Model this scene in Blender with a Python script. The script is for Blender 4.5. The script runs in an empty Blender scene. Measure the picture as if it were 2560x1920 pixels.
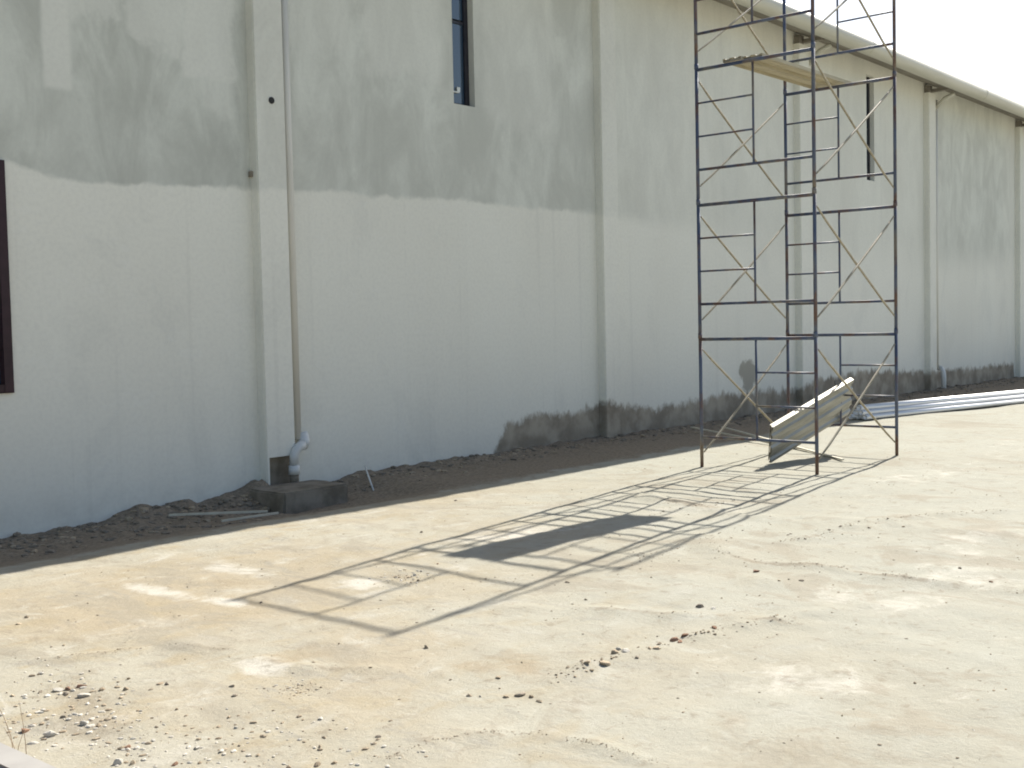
import bpy, bmesh, math, random
import numpy as np
from mathutils import Vector, Matrix, noise

random.seed(7)
scene = bpy.context.scene
COL = scene.collection

# ------------------------------------------------------------------ camera
CAM_H = 1.7105
YAW, PITCH, ROLL = math.radians(49.15), math.radians(-2.8215), math.radians(-1.2741)
cam_data = bpy.data.cameras.new('camera')
cam = bpy.data.objects.new('camera', cam_data)
COL.objects.link(cam)
fw = Vector((math.sin(YAW) * math.cos(PITCH), math.cos(YAW) * math.cos(PITCH), math.sin(PITCH)))
rt = Vector((math.cos(YAW), -math.sin(YAW), 0.0))
up = rt.cross(fw)
rt2 = rt * math.cos(ROLL) + up * math.sin(ROLL)
up2 = up * math.cos(ROLL) - rt * math.sin(ROLL)
cam.matrix_world = Matrix(((rt2.x, up2.x, -fw.x, 0.0), (rt2.y, up2.y, -fw.y, 0.0),
                           (rt2.z, up2.z, -fw.z, CAM_H), (0, 0, 0, 1)))
cam_data.sensor_width = 36.0
cam_data.lens = 36.0 * 2958.2 / 2560.0
cam_data.clip_start = 0.05
cam_data.clip_end = 2000.0
scene.camera = cam

# ------------------------------------------------------------------ light
SUN_VEC = Vector((1.2051, 0.1857, 1.0)).normalized()      # towards the sun
SUN_EL = math.asin(SUN_VEC.z)
SUN_ROT = math.atan2(SUN_VEC.x, SUN_VEC.y)
world = bpy.data.worlds.new('World')
scene.world = world
world.use_nodes = True
wn = world.node_tree
wn.nodes.clear()
wo = wn.nodes.new('ShaderNodeOutputWorld')
bgn = wn.nodes.new('ShaderNodeBackground')
sky = wn.nodes.new('ShaderNodeTexSky')
sky.sky_type = 'NISHITA'
sky.sun_disc = False
sky.sun_elevation = SUN_EL
sky.sun_rotation = SUN_ROT
sky.air_density = 1.0
sky.dust_density = 1.6
sky.ozone_density = 1.0
bgn.inputs['Strength'].default_value = 0.078
wn.links.new(sky.outputs[0], bgn.inputs['Color'])
wn.links.new(bgn.outputs[0], wo.inputs['Surface'])
sun_d = bpy.data.lights.new('sun', 'SUN')
sun_d.energy = 5.0
sun_d.angle = math.radians(0.45)
sun_d.color = (1.0, 0.95, 0.87)
sun = bpy.data.objects.new('sun', sun_d)
COL.objects.link(sun)
sun.rotation_euler = SUN_VEC.to_track_quat('Z', 'Y').to_euler()
sun.location = (20, 5, 20)
scene.view_settings.view_transform = 'Standard'
scene.view_settings.look = 'None'
scene.view_settings.exposure = 0.92
scene.view_settings.gamma = 1.0
scene.view_settings.use_curve_mapping = False
scene.cycles.filter_width = 1.9
scene.cycles.max_bounces = 8
scene.cycles.diffuse_bounces = 5
# ------------------------------------------------------------------ helpers
def tag(o, label=None, cat=None, group=None, kind=None):
    if label: o['label'] = label
    if cat: o['category'] = cat
    if group: o['group'] = group
    if kind: o['kind'] = kind
    return o

def empty(name, loc=(0, 0, 0)):
    o = bpy.data.objects.new(name, None)
    COL.objects.link(o)
    o.location = loc
    o.empty_display_size = 0.2
    return o

def finish(name, bm, mat, parent=None, smooth=False, origin=None):
    me = bpy.data.meshes.new(name)
    if origin is not None:
        bmesh.ops.translate(bm, verts=bm.verts, vec=-Vector(origin))
    bm.normal_update()
    bm.to_mesh(me)
    bm.free()
    me.materials.append(mat)
    if smooth:
        for p in me.polygons: p.use_smooth = True
    o = bpy.data.objects.new(name, me)
    COL.objects.link(o)
    if origin is not None: o.location = origin
    if parent is not None:
        o.parent = parent
        if origin is not None:
            o.location = Vector(origin) - parent.matrix_world.translation if False else Vector(origin)
    return o

def box(bm, x0, x1, y0, y1, z0, z1):
    vs = [bm.verts.new(c) for c in ((x0, y0, z0), (x1, y0, z0), (x1, y1, z0), (x0, y1, z0),
                                    (x0, y0, z1), (x1, y0, z1), (x1, y1, z1), (x0, y1, z1))]
    for f in ((0, 3, 2, 1), (4, 5, 6, 7), (0, 1, 5, 4), (1, 2, 6, 5), (2, 3, 7, 6), (3, 0, 4, 7)):
        bm.faces.new([vs[i] for i in f])
    return vs

def bevel_all(bm, w, seg=1):
    bmesh.ops.bevel(bm, geom=list(bm.edges), offset=w, segments=seg, affect='EDGES', profile=0.6)

def path_tube(bm, pts, r, seg=8, cap=True, radii=None):
    pts = [Vector(p) for p in pts]
    rings = []
    prev = None
    for i, p in enumerate(pts):
        a = pts[max(i - 1, 0)]; b = pts[min(i + 1, len(pts) - 1)]
        t = (b - a).normalized()
        if prev is None:
            ref = Vector((0, 0, 1)) if abs(t.z) < 0.9 else Vector((1, 0, 0))
            n = t.cross(ref).normalized()
        else:
            n = (prev - t * prev.dot(t)).normalized()
        prev = n
        m = t.cross(n)
        rr = radii[i] if radii else r
        rings.append([bm.verts.new(p + (n * math.cos(2 * math.pi * k / seg) + m * math.sin(2 * math.pi * k / seg)) * rr) for k in range(seg)])
    for A, B in zip(rings, rings[1:]):
        for k in range(seg):
            bm.faces.new((A[k], A[(k + 1) % seg], B[(k + 1) % seg], B[k]))
    if cap:
        bm.faces.new(rings[0][::-1]); bm.faces.new(rings[-1])

def tube(bm, a, b, r, seg=8):
    path_tube(bm, [a, b], r, seg)

def extrude_profile(bm, prof, x0, x1, fz0=0.0, fz1=0.0):
    """closed (y,z) profile swept from x0 to x1"""
    A = [bm.verts.new((x0, y, z + fz0)) for y, z in prof]
    B = [bm.verts.new((x1, y, z + fz1)) for y, z in prof]
    n = len(prof)
    for k in range(n):
        bm.faces.new((A[k], A[(k + 1) % n], B[(k + 1) % n], B[k]))
    bm.faces.new(A[::-1]); bm.faces.new(B)

def sstep(a, b, x):
    t = np.clip((x - a) / (b - a), 0, 1)
    return t * t * (3 - 2 * t)

# ------------------------------------------------------------------ material helpers
class NT:
    def __init__(self, name):
        self.mat = bpy.data.materials.new(name)
        self.mat.use_nodes = True
        self.t = self.mat.node_tree
        self.t.nodes.clear()
        self.out = self.t.nodes.new('ShaderNodeOutputMaterial')
        self.b = self.t.nodes.new('ShaderNodeBsdfPrincipled')
        self.t.links.new(self.b.outputs[0], self.out.inputs['Surface'])
    def new(self, typ, **kw):
        n = self.t.nodes.new(typ)
        for k, v in kw.items(): setattr(n, k, v)
        return n
    def link(self, a, b): self.t.links.new(a, b)
    def put(self, sock, v):
        if hasattr(v, 'is_linked') or hasattr(v, 'links'): self.link(v, sock)
        else: sock.default_value = v
    def math(self, op, a, b=0.0, c=None, clamp=False):
        n = self.new('ShaderNodeMath', operation=op, use_clamp=clamp)
        self.put(n.inputs[0], a); self.put(n.inputs[1], b)
        if c is not None: self.put(n.inputs[2], c)
        return n.outputs[0]
    def mapr(self, v, a, b, c=0.0, d=1.0, smooth=True):
        n = self.new('ShaderNodeMapRange', interpolation_type='SMOOTHSTEP' if smooth else 'LINEAR')
        self.put(n.inputs[0], v)
        for i, q in enumerate((a, b, c, d)): self.put(n.inputs[1 + i], q)
        return n.outputs[0]
    def mix(self, f, a, b):
        n = self.new('ShaderNodeMix', data_type='RGBA')
        self.put(n.inputs[0], f)
        for s, v in ((n.inputs[6], a), (n.inputs[7], b)):
            if isinstance(v, tuple): s.default_value = (v[0], v[1], v[2], 1)
            else: self.link(v, s)
        return n.outputs[2]
    def scale_col(self, col, v):
        n = self.new('ShaderNodeVectorMath', operation='SCALE')
        self.link(col, n.inputs[0]); self.put(n.inputs[3], v)
        return n.outputs[0]
    def noise(self, vec, scale, detail=4.0, rough=0.55, dist=0.0, dims='3D'):
        n = self.new('ShaderNodeTexNoise', noise_dimensions=dims)
        if vec is not None: self.link(vec, n.inputs['Vector'])
        n.inputs['Scale'].default_value = scale
        n.inputs['Detail'].default_value = detail
        n.inputs['Roughness'].default_value = rough
        n.inputs['Distortion'].default_value = dist
        return n.outputs[0]
    def pos(self):
        return self.new('ShaderNodeNewGeometry').outputs['Position']
    def obj(self):
        return self.new('ShaderNodeTexCoord').outputs['Object']
    def stretch(self, vec, s, loc=(0, 0, 0)):
        n = self.new('ShaderNodeMapping')
        self.link(vec, n.inputs[0]); n.inputs['Scale'].default_value = s; n.inputs['Location'].default_value = loc
        return n.outputs[0]
    def sep(self, vec):
        n = self.new('ShaderNodeSeparateXYZ'); self.link(vec, n.inputs[0]); return n.outputs
    def curve(self, v, pts, x0, x1, y1):
        """piecewise linear function of v given as points"""
        u = self.mapr(v, x0, x1, 0.0, 1.0, smooth=False)
        n = self.new('ShaderNodeFloatCurve')
        self.link(u, n.inputs[1])
        c = n.mapping.curves[0]
        pts = sorted(pts)
        while len(c.points) < len(pts): c.points.new(0.5, 0.5)
        for p, (x, y) in zip(c.points, pts):
            p.location = ((x - x0) / (x1 - x0), y / y1)
            p.handle_type = 'VECTOR'
        n.mapping.update()
        return self.math('MULTIPLY', n.outputs[0], y1)
    def bump(self, h, strength=0.3, dist=0.01):
        n = self.new('ShaderNodeBump')
        n.inputs['Strength'].default_value = strength
        n.inputs['Distance'].default_value = dist
        self.link(h, n.inputs['Height'])
        self.link(n.outputs[0], self.b.inputs['Normal'])
    def done(self, col, rough=0.8, metal=0.0, spec=0.3):
        if isinstance(col, tuple): self.b.inputs['Base Color'].default_value = (*col, 1)
        else: self.link(col, self.b.inputs['Base Color'])
        self.put(self.b.inputs['Roughness'], rough)
        self.b.inputs['Metallic'].default_value = metal
        self.b.inputs['Specular IOR Level'].default_value = spec
        return self.mat

BAND = [(4.0, 3.30), (5.2, 3.31), (5.41, 3.26), (5.63, 3.19), (6.0, 3.17), (6.55, 3.19), (8.0, 3.26), (8.6, 3.26), (9.2, 3.33),
        (9.64, 3.28), (11.26, 3.36), (12.2, 3.32), (13.7, 3.35), (14.8, 3.31), (16.5, 3.26), (20.0, 3.1), (27.0, 3.0), (32.3, 3.2), (34, 3.2)]
STAIN = [(4.0, -0.4), (11.6, -0.4), (11.7, 0.0), (11.8, 0.16), (11.95, 0.36), (12.36, 0.47), (13.6, 0.46), (14.2, 0.53), (15.4, 0.38),
         (16.75, 0.41), (18.2, 0.48), (20.0, 0.40), (21.0, 0.55), (23.2, 0.62), (26.6, 0.48), (29.5, 0.44), (32.6, 0.42), (32.75, -0.4), (34, -0.4)]

def make_wall_mat(name, up_strength):
    m = NT(name)
    P = m.pos(); x, y, z = m.sep(P)
    # paint boundary
    bnd = m.curve(x, BAND, 4.0, 34.0, 4.0)
    n1 = m.noise(P, 4.0, 4.0)
    bnd = m.math('ADD', bnd, m.math('MULTIPLY', m.math('SUBTRACT', n1, 0.5), 0.14))
    soft = m.curve(x, [(4, 0.025), (13.5, 0.04), (16, 0.2), (20, 0.5), (34, 0.5)], 4.0, 34.0, 1.0)
    d = m.math('DIVIDE', m.math('SUBTRACT', z, bnd), soft)
    upper = m.mapr(d, -1.0, 1.0)
    stren = m.curve(x, [(4, 1.0), (7.9, 1.0), (8.6, 0.86), (13.8, 0.80), (14.8, 0.48), (16.5, 0.34), (20, 0.3), (26.8, 0.3), (27.6, 0.72), (31.5, 0.78), (32.5, 0.4), (34, 0.3)], 4.0, 34.0, 1.0)
    upper = m.math('MULTIPLY', m.math('MULTIPLY', upper, stren), up_strength)
    # painted wall: off white with faint roller marks
    big = m.noise(m.stretch(P, (0.35, 1, 0.22)), 1.6, 3.0)
    painted = m.mix(m.mapr(big, 0.3, 0.7), (0.79, 0.775, 0.69), (0.82, 0.81, 0.725))
    fine = m.noise(P, 22.0, 5.0, 0.6)
    tone = m.noise(m.stretch(P, (0.8, 1, 0.5), (3, 0, 5)), 1.1, 7.0, 0.66, 0.7)
    painted = m.mix(m.mapr(tone, 0.52, 0.66, 0, 0.22), painted, (0.60, 0.60, 0.55))
    drip = m.noise(m.stretch(P, (7.0, 1, 0.16), (1, 0, 2)), 1.0, 4.0, 0.6)
    painted = m.mix(m.mapr(drip, 0.55, 0.72, 0, 0.16), painted, (0.55, 0.54, 0.49))
    trow = m.noise(m.stretch(P, (1.0, 1, 2.2), (6, 0, 1)), 3.2, 5.0, 0.6, 1.6)
    painted = m.mix(m.mapr(trow, 0.56, 0.66, 0, 0.12), painted, (0.84, 0.84, 0.80))
    # bare render: streaky, blotchy
    st = m.noise(m.stretch(P, (1.7, 1, 0.75)), 1.2, 7.0, 0.64, 0.5)
    bl = m.noise(m.stretch(P, (1.0, 1, 0.8), (3.1, 0, 1.7)), 1.1, 5.0, 0.6, 0.6)
    bare = m.mix(m.mapr(st, 0.30, 0.72), (0.50, 0.51, 0.455), (0.70, 0.715, 0.645))
    low = m.mapr(m.math('SUBTRACT', z, bnd), 0.0, 1.3, 1.0, 0.0)
    bare = m.mix(m.math('MULTIPLY', m.math('MULTIPLY', low, m.mapr(bl, 0.35, 0.7)), 0.45), bare, (0.44, 0.445, 0.40))
    # trial strokes of paint on the bare render, as boxes with wobbling edges
    wob = m.noise(P, 2.3, 4.0, 0.6)
    wx = m.math('ADD', x, m.math('MULTIPLY', m.math('SUBTRACT', wob, 0.5), 0.55))
    wz = m.math('ADD', z, m.math('MULTIPLY', m.math('SUBTRACT', m.noise(P, 1.7, 4.0, 0.6, 0.3), 0.5), 0.9))
    def patch(x0, x1, z0, amt, e=0.07, X=wx, Z=wz):
        a = m.mapr(X, x0 - e, x0 + e); b = m.mapr(X, x1 - e, x1 + e, 1.0, 0.0)
        c = m.mapr(Z, z0 - e, z0 + e)
        return m.math('MULTIPLY', m.math('MULTIPLY', m.math('MULTIPLY', a, b), c), amt)
    tot = None
    for args in ((5.60, 5.88, 4.02, 0.85, 0.03, x, z), (5.75, 6.45, 4.75, 0.6), (6.5, 7.1, 4.6, 0.6), (7.1, 7.75, 4.35, 0.75), (7.3, 7.75, 4.0, 0.35),
                 (9.6, 10.9, 4.75, 0.5, 0.12), (11.7, 13.2, 4.4, 0.4, 0.2), (8.5, 9.4, 4.9, 0.3, 0.2)):
        q = patch(*args)
        tot = q if tot is None else m.math('MAXIMUM', tot, q)
    bare = m.mix(tot, bare, (0.75, 0.75, 0.68))
    col = m.mix(upper, painted, bare)
    # unpainted, damp foot of the wall with a ragged brush edge
    jag = m.noise(m.stretch(P, (4.5, 1, 2.6)), 1.2, 7.0, 0.68)
    edge = m.math('ADD', m.curve(m.math('ADD', x, 0.0), [(a, b + 0.4) for a, b in STAIN], 4.0, 34.0, 1.2), -0.4)
    edge = m.math('ADD', edge, m.math('MULTIPLY', m.math('SUBTRACT', jag, 0.50), 0.5))
    stain = m.mapr(m.math('SUBTRACT', edge, z), -0.05, 0.09)
    bx = m.math('DIVIDE', m.math('SUBTRACT', wx, 18.52), 0.30)
    bz = m.math('DIVIDE', m.math('SUBTRACT', z, 0.74), 0.27)
    rr = m.math('ADD', m.math('POWER', m.math('ABSOLUTE', bx), 2.0), m.math('POWER', m.math('ABSOLUTE', bz), 2.0))
    rr = m.math('ADD', rr, m.math('MULTIPLY', m.math('SUBTRACT', m.noise(m.stretch(P, (1.6, 1, 0.9)), 5.0, 6.0, 0.7), 0.5), 2.4))
    blot = m.mapr(rr, 0.7, 1.3, 1.0, 0.0)
    dirt = m.mix(m.mapr(m.noise(P, 3.0, 5.0), 0.35, 0.7), (0.215, 0.178, 0.13), (0.41, 0.355, 0.275))
    col = m.mix(m.math('MULTIPLY', stain, 0.93), col, dirt)
    col = m.mix(m.math('MULTIPLY', blot, 0.75), col, (0.27, 0.245, 0.19))
    # rain splash dirt close to the soil
    spl = m.math('MULTIPLY', m.mapr(z, -0.05, 0.35, 1.0, 0.0), m.mapr(n1, 0.35, 0.75))
    col = m.mix(m.math('MULTIPLY', spl, 0.16), col, (0.22, 0.20, 0.17))
    col = m.mix(m.mapr(fine, 0.35, 0.75, 0.0, 0.12), col, (0.40, 0.39, 0.37))
    m.bump(m.math('ADD', fine, m.math('MULTIPLY', st, 1.5)), 0.25, 0.006)
    return m.done(col, 0.9, 0, 0.15)

def make_simple(name, c0, c1, scale=6.0, rough=0.8, metal=0.0, spec=0.3, bump=0.0, stretch=(1, 1, 1), rough2=None, rnd=0.0):
    m = NT(name)
    P = m.obj()
    n = m.noise(m.stretch(P, stretch), scale, 5.0, 0.6)
    col = m.mix(m.mapr(n, 0.3, 0.7), c0, c1)
    if rnd:
        oi = m.new('ShaderNodeObjectInfo').outputs['Random']
        col = m.scale_col(col, m.mapr(oi, 0, 1, 1 - rnd, 1 + rnd, smooth=False))
    if bump: m.bump(n, bump, 0.01)
    r = rough if rough2 is None else m.mapr(n, 0.3, 0.7, rough, rough2)
    return m.done(col, r, metal, spec)

def make_scaffold_mat():
    m = NT('worn navy scaffold paint')
    P = m.pos(); x, y, z = m.sep(P)
    n = m.noise(m.stretch(P, (2.0, 2.0, 1.2)), 2.2, 6.0, 0.65)
    n2 = m.noise(m.stretch(P, (3, 3, 1.6), (5, 2, 7)), 1.3, 6.0, 0.7)
    n3 = m.noise(P, 30.0, 3.0)
    paint = m.mix(m.mapr(n, 0.35, 0.65), (0.052, 0.072, 0.135), (0.115, 0.138, 0.185))
    rust = m.mix(n3, (0.085, 0.042, 0.032), (0.19, 0.105, 0.065))
    low = m.mapr(z, 0.05, 0.36, 0.42, 0.0)
    f = m.mapr(m.math('ADD', n2, low), 0.47, 0.62)
    col = m.mix(m.math('MULTIPLY', f, 0.9), paint, rust)
    bare = m.mapr(m.noise(m.stretch(P, (2, 2, 1.0), (9, 1, 3)), 1.7, 4.0, 0.6), 0.50, 0.68)
    col = m.mix(m.math('MULTIPLY', bare, 0.7), col, (0.27, 0.235, 0.165))
    m.bump(n3, 0.15, 0.002)
    return m.done(col, 0.5, 0.0, 0.4)

def make_ground_mat():
    m = NT('pale caliche ground')
    P = m.pos()
    def attr(nm):
        a = m.new('ShaderNodeAttribute'); a.attribute_name = nm
        return a.outputs['Fac']
    a_pale, a_brown, a_soil_shade, a_grit = attr('pale'), attr('brown'), attr('soil'), attr('grit')
    n_big = m.noise(P, 0.55, 5.0, 0.6, 0.4)
    n_mid = m.noise(m.stretch(P, (1.0, 1.7, 1.0), (4, 2, 0)), 1.9, 6.0, 0.62, 0.5)
    n_str = m.noise(m.stretch(P, (2.2, 0.8, 1.0), (1, 7, 0)), 2.6, 7.0, 0.68, 0.8)
    n_fine = m.noise(P, 26.0, 6.0, 0.7)
    n_spk = m.noise(P, 70.0, 3.0, 0.6)
    col = m.mix(m.mapr(n_big, 0.36, 0.62), (0.35, 0.30, 0.215), (0.37, 0.345, 0.275))
    col = m.mix(m.mapr(n_mid, 0.49, 0.68, 0, 0.8), col, (0.34, 0.285, 0.19))
    col = m.mix(m.mapr(n_mid, 0.28, 0.46, 0.85, 0.0), col, (0.44, 0.415, 0.35))
    col = m.mix(m.mapr(n_str, 0.53, 0.70, 0, 0.8), col, (0.285, 0.265, 0.22))
    col = m.mix(m.mapr(n_str, 0.28, 0.40, 0.5, 0), col, (0.48, 0.46, 0.40))
    x, y, z = m.sep(P)
    # the yard surface turns greyer and chalkier to the right, away from the gravel corner
    chalk = m.mapr(m.math('SUBTRACT', x, y), -2.5, 4.5)
    col = m.mix(m.math('MULTIPLY', chalk, 0.75), col, (0.345, 0.345, 0.292))
    wp = m.math('ADD', a_pale, m.math('MULTIPLY', m.math('ADD', m.math('SUBTRACT', n_mid, 0.5), m.math('SUBTRACT', m.noise(P, 4.0, 8.0, 0.7, 0.6), 0.5)), 1.5))
    col = m.mix(m.mapr(wp, 0.30, 0.95, 0, 0.85), col, (0.52, 0.495, 0.43))
    wb = m.math('ADD', a_brown, m.math('MULTIPLY', m.math('SUBTRACT', m.math('ADD', n_str, m.math('MULTIPLY', m.noise(P, 5.0, 8.0, 0.72, 0.6), 1.0)), 1.0), 1.8))
    col = m.mix(m.mapr(wb, 0.35, 1.15, 0, 0.75), col, (0.30, 0.248, 0.17))
    wg = m.math('ADD', a_grit, m.math('MULTIPLY', m.math('SUBTRACT', n_fine, 0.5), 1.1))
    col = m.mix(m.mapr(wg, 0.35, 0.95, 0, 0.7), col, (0.235, 0.20, 0.148))
    n_dirt = m.noise(m.stretch(P, (1.0, 1.0, 1.0), (8, 3, 0)), 7.0, 9.0, 0.74, 0.4)
    col = m.mix(m.mapr(n_dirt, 0.54, 0.68, 0, 0.62), col, (0.235, 0.20, 0.148))
    col = m.mix(m.mapr(n_dirt, 0.30, 0.42, 0.45, 0), col, (0.48, 0.46, 0.395))
    n_sm = m.noise(m.stretch(P, (1.3, 0.8, 1.0), (2, 9, 0)), 0.9, 8.0, 0.66, 1.1)
    col = m.mix(m.mapr(n_sm, 0.54, 0.62, 0, 0.6), col, (0.295, 0.265, 0.205))
    ws = m.math('ADD', a_soil_shade, m.math('MULTIPLY', m.math('ADD', m.math('SUBTRACT', n_mid, 0.5), m.math('SUBTRACT', n_dirt, 0.5)), 1.0))
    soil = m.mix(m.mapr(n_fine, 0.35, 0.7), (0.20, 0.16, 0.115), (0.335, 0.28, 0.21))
    col = m.mix(m.mapr(ws, 0.3, 0.75), col, soil)  # soil colour, its outer part painted in as wall shade
    col = m.mix(m.mapr(n_spk, 0.64, 0.76, 0, 0.5), col, (0.24, 0.19, 0.13))
    col = m.mix(m.mapr(n_spk, 0.24, 0.34, 0.35, 0), col, (0.64, 0.6, 0.52))
    h = m.math('ADD', m.math('MULTIPLY', n_fine, 0.6), m.math('MULTIPLY', n_spk, 0.15))
    h = m.math('ADD', h, m.math('MULTIPLY', n_str, 0.3))
    h = m.math('ADD', h, m.math('MULTIPLY', n_dirt, 0.9))
    m.bump(h, 0.55, 0.02)
    return m.done(col, 0.95, 0, 0.1)

M = {}
M['wall'] = make_wall_mat('wall paint over render', 1.0)
M['pilaster'] = make_wall_mat('pilaster paint over render', 0.5)
M['scaffold'] = make_scaffold_mat()
M['ground'] = make_ground_mat()
M['gutter'] = make_simple('off white gutter sheet', (0.50, 0.49, 0.41), (0.58, 0.57, 0.49), 1.5, 0.5, 0, 0.4, stretch=(0.4, 3, 3))
M['soffit'] = make_simple('soffit sheet with painted shade', (0.20, 0.18, 0.15), (0.27, 0.25, 0.21), 2.0, 0.8)  # dark colour paints in the shadow line under the gutter
M['roof'] = make_simple('roof sheet', (0.5, 0.5, 0.47), (0.58, 0.58, 0.54), 1.0, 0.5, 0.2)
M['dark_steel'] = make_simple('dark steel bracket', (0.17, 0.155, 0.13), (0.26, 0.24, 0.20), 6.0, 0.6, 0, 0.3)
M['frame'] = make_simple('dark bronze window frame', (0.012, 0.012, 0.02), (0.025, 0.022, 0.03), 8.0, 0.45, 0, 0.5)
M['maroon'] = make_simple('dark maroon window frame', (0.022, 0.006, 0.010), (0.036, 0.012, 0.018), 8.0, 0.5, 0, 0.4)
M['latch'] = make_simple('bright aluminium', (0.6, 0.58, 0.5), (0.75, 0.73, 0.65), 20.0, 0.35, 0.6)
M['pvc'] = make_simple('white plastic pipe', (0.62, 0.63, 0.61), (0.70, 0.71, 0.68), 3.0, 0.4, 0, 0.5)
M['pipe_painted'] = make_simple('beige painted pipe', (0.62, 0.60, 0.54), (0.69, 0.67, 0.61), 2.0, 0.6, 0, 0.3, stretch=(3, 3, 0.5))
M['concrete'] = make_simple('grey concrete', (0.17, 0.145, 0.11), (0.29, 0.255, 0.205), 5.0, 0.92, 0, 0.15, 0.5)
M['kerb'] = make_simple('smooth pale concrete', (0.30, 0.285, 0.265), (0.37, 0.355, 0.33), 2.5, 0.9, 0, 0.15, 0.2)
M['old_board'] = make_simple('rusty brown board', (0.20, 0.12, 0.05), (0.34, 0.22, 0.10), 6.0, 0.85, 0, 0.2, 0.3, (1, 6, 6))
M['brace'] = make_simple('dull galvanised brace tube', (0.27, 0.235, 0.16), (0.40, 0.355, 0.26), 7.0, 0.5, 0.2, 0.4)
M['deck_metal'] = make_simple('scuffed aluminium deck', (0.27, 0.265, 0.225), (0.40, 0.39, 0.34), 3.0, 0.42, 0.5, 0.4, 0.0, (0.6, 5, 5))
M['platform'] = make_simple('dusty deck plank', (0.40, 0.355, 0.245), (0.52, 0.47, 0.34), 3.0, 0.7, 0, 0.3, 0.0, (0.6, 7, 7))
M['galv'] = make_simple('bright galvanised steel', (0.80, 0.81, 0.82), (0.90, 0.90, 0.91), 5.0, 0.36, 0.4, 0.5, 0.0, (0.3, 4, 4), 0.5)
M['hollow'] = make_simple('pipe inside', (0.02, 0.02, 0.02), (0.04, 0.04, 0.04), 5.0, 0.8)
M['strip'] = make_simple('pale timber strip', (0.55, 0.50, 0.38), (0.66, 0.62, 0.5), 8.0, 0.7, 0, 0.3, 0.0, (1, 8, 8))
M['twig'] = make_simple('dry stalk', (0.20, 0.13, 0.08), (0.34, 0.24, 0.15), 8.0, 0.9)
M['stone_tan'] = make_simple('tan limestone', (0.34, 0.265, 0.18), (0.48, 0.40, 0.295), 30.0, 0.95, 0, 0.1, 0.5, rnd=0.3)
M['stone_white'] = make_simple('white limestone', (0.50, 0.465, 0.395), (0.62, 0.585, 0.51), 30.0, 0.95, 0, 0.1, 0.5, rnd=0.1)
M['stone_red'] = make_simple('reddish brown stone', (0.24, 0.14, 0.09), (0.36, 0.23, 0.16), 30.0, 0.95, 0, 0.1, 0.5, rnd=0.15)
M['stone_grey'] = make_simple('grey stone', (0.24, 0.20, 0.15), (0.37, 0.32, 0.255), 30.0, 0.95, 0, 0.1, 0.5, rnd=0.25)
def make_glass():
    m = NT('dark bluish glass')
    n = m.noise(m.obj(), 1.2, 2.0)
    m.done(m.mix(n, (0.022, 0.045, 0.08), (0.035, 0.07, 0.11)), 0.06, 0, 0.9)
    m.b.inputs['IOR'].default_value = 1.6
    return m.mat
M['glass'] = make_glass()

# ------------------------------------------------------------------ ground
def gnoise(X, Y, s, oct_=3, seed=0.0):
    return np.array([noise.fractal(Vector((a * s + seed, b * s, seed * 1.7)), 0.9, 2.1, oct_) for a, b in zip(X, Y)])

def axis(segs):
    out = [segs[0][0]]
    for a, b, st in segs:
        n = max(1, int(round((b - a) / st)))
        out += [a + (b - a) * (i + 1) / n for i in range(n)]
    return np.array(out)

XS = axis([(-400, -60, 85), (-60, -4, 8), (-4, 1.6, 0.7), (1.6, 7.5, 0.045), (7.5, 13, 0.07), (13, 22, 0.13), (22, 36, 0.3), (36, 60, 4), (60, 500, 55)])
YS = axis([(-400, -60, 85), (-60, -4, 8), (-4, 0.8, 0.6), (0.8, 6.5, 0.05), (6.5, 10.75, 0.06), (10.75, 13, 0.75), (13, 60, 8), (60, 500, 55)])
GX, GY = np.meshgrid(XS, YS, indexing='ij')
fx, fy = GX.ravel(), GY.ravel()

def polydist(px, py, pts):
    best = np.full(px.shape, 1e9)
    for (ax, ay), (bx, by) in zip(pts, pts[1:]):
        dx, dy = bx - ax, by - ay
        t = np.clip(((px - ax) * dx + (py - ay) * dy) / (dx * dx + dy * dy), 0, 1)
        best = np.minimum(best, np.hypot(px - ax - t * dx, py - ay - t * dy))
    return best

LINES = {
    'windrow': ([(4.38, 3.55), (4.66, 3.58), (5.09, 3.50), (5.4, 3.46), (5.65, 3.39), (6.09, 3.22), (6.7, 2.95)], 0.012, 0.06),
    'rut_a': ([(8.1, 4.95), (7.72, 4.74), (7.49, 4.44), (7.34, 4.09), (7.41, 3.91), (7.51, 3.76), (7.5, 3.51), (7.44, 3.25), (7.47, 2.96), (7.6, 2.2)], 0.014, 0.10),
    'rut_b': ([(8.2, 4.33), (8.38, 4.27), (8.72, 4.24), (9.14, 4.19), (9.54, 4.09), (9.95, 3.89), (10.6, 3.5)], 0.014, 0.09),
    'rut_c': ([(3.16, 3.42), (3.39, 3.42), (3.54, 3.35), (3.68, 3.24), (3.77, 3.06), (3.78, 2.88), (3.78, 2.74), (3.8, 2.2)], 0.010, 0.05),
    'rut_e': ([(9.6, 6.6), (9.3, 5.6), (9.1, 4.9), (9.4, 4.2), (9.3, 3.4), (9.7, 2.5)], 0.016, 0.16),
    'rut_f': ([(5.3, 4.7), (5.6, 4.2), (5.75, 3.8), (5.9, 3.6), (6.0, 3.1)], 0.012, 0.09),
    'rut_g': ([(3.6, 5.6), (3.75, 5.2), (3.72, 4.8), (3.9, 4.4), (4.1, 4.1)], 0.012, 0.08),
    'rut_d': ([(2.96, 5.97), (3.14, 5.86), (3.3, 5.73), (3.46, 5.67)], 0.008, 0.05),
}
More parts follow.
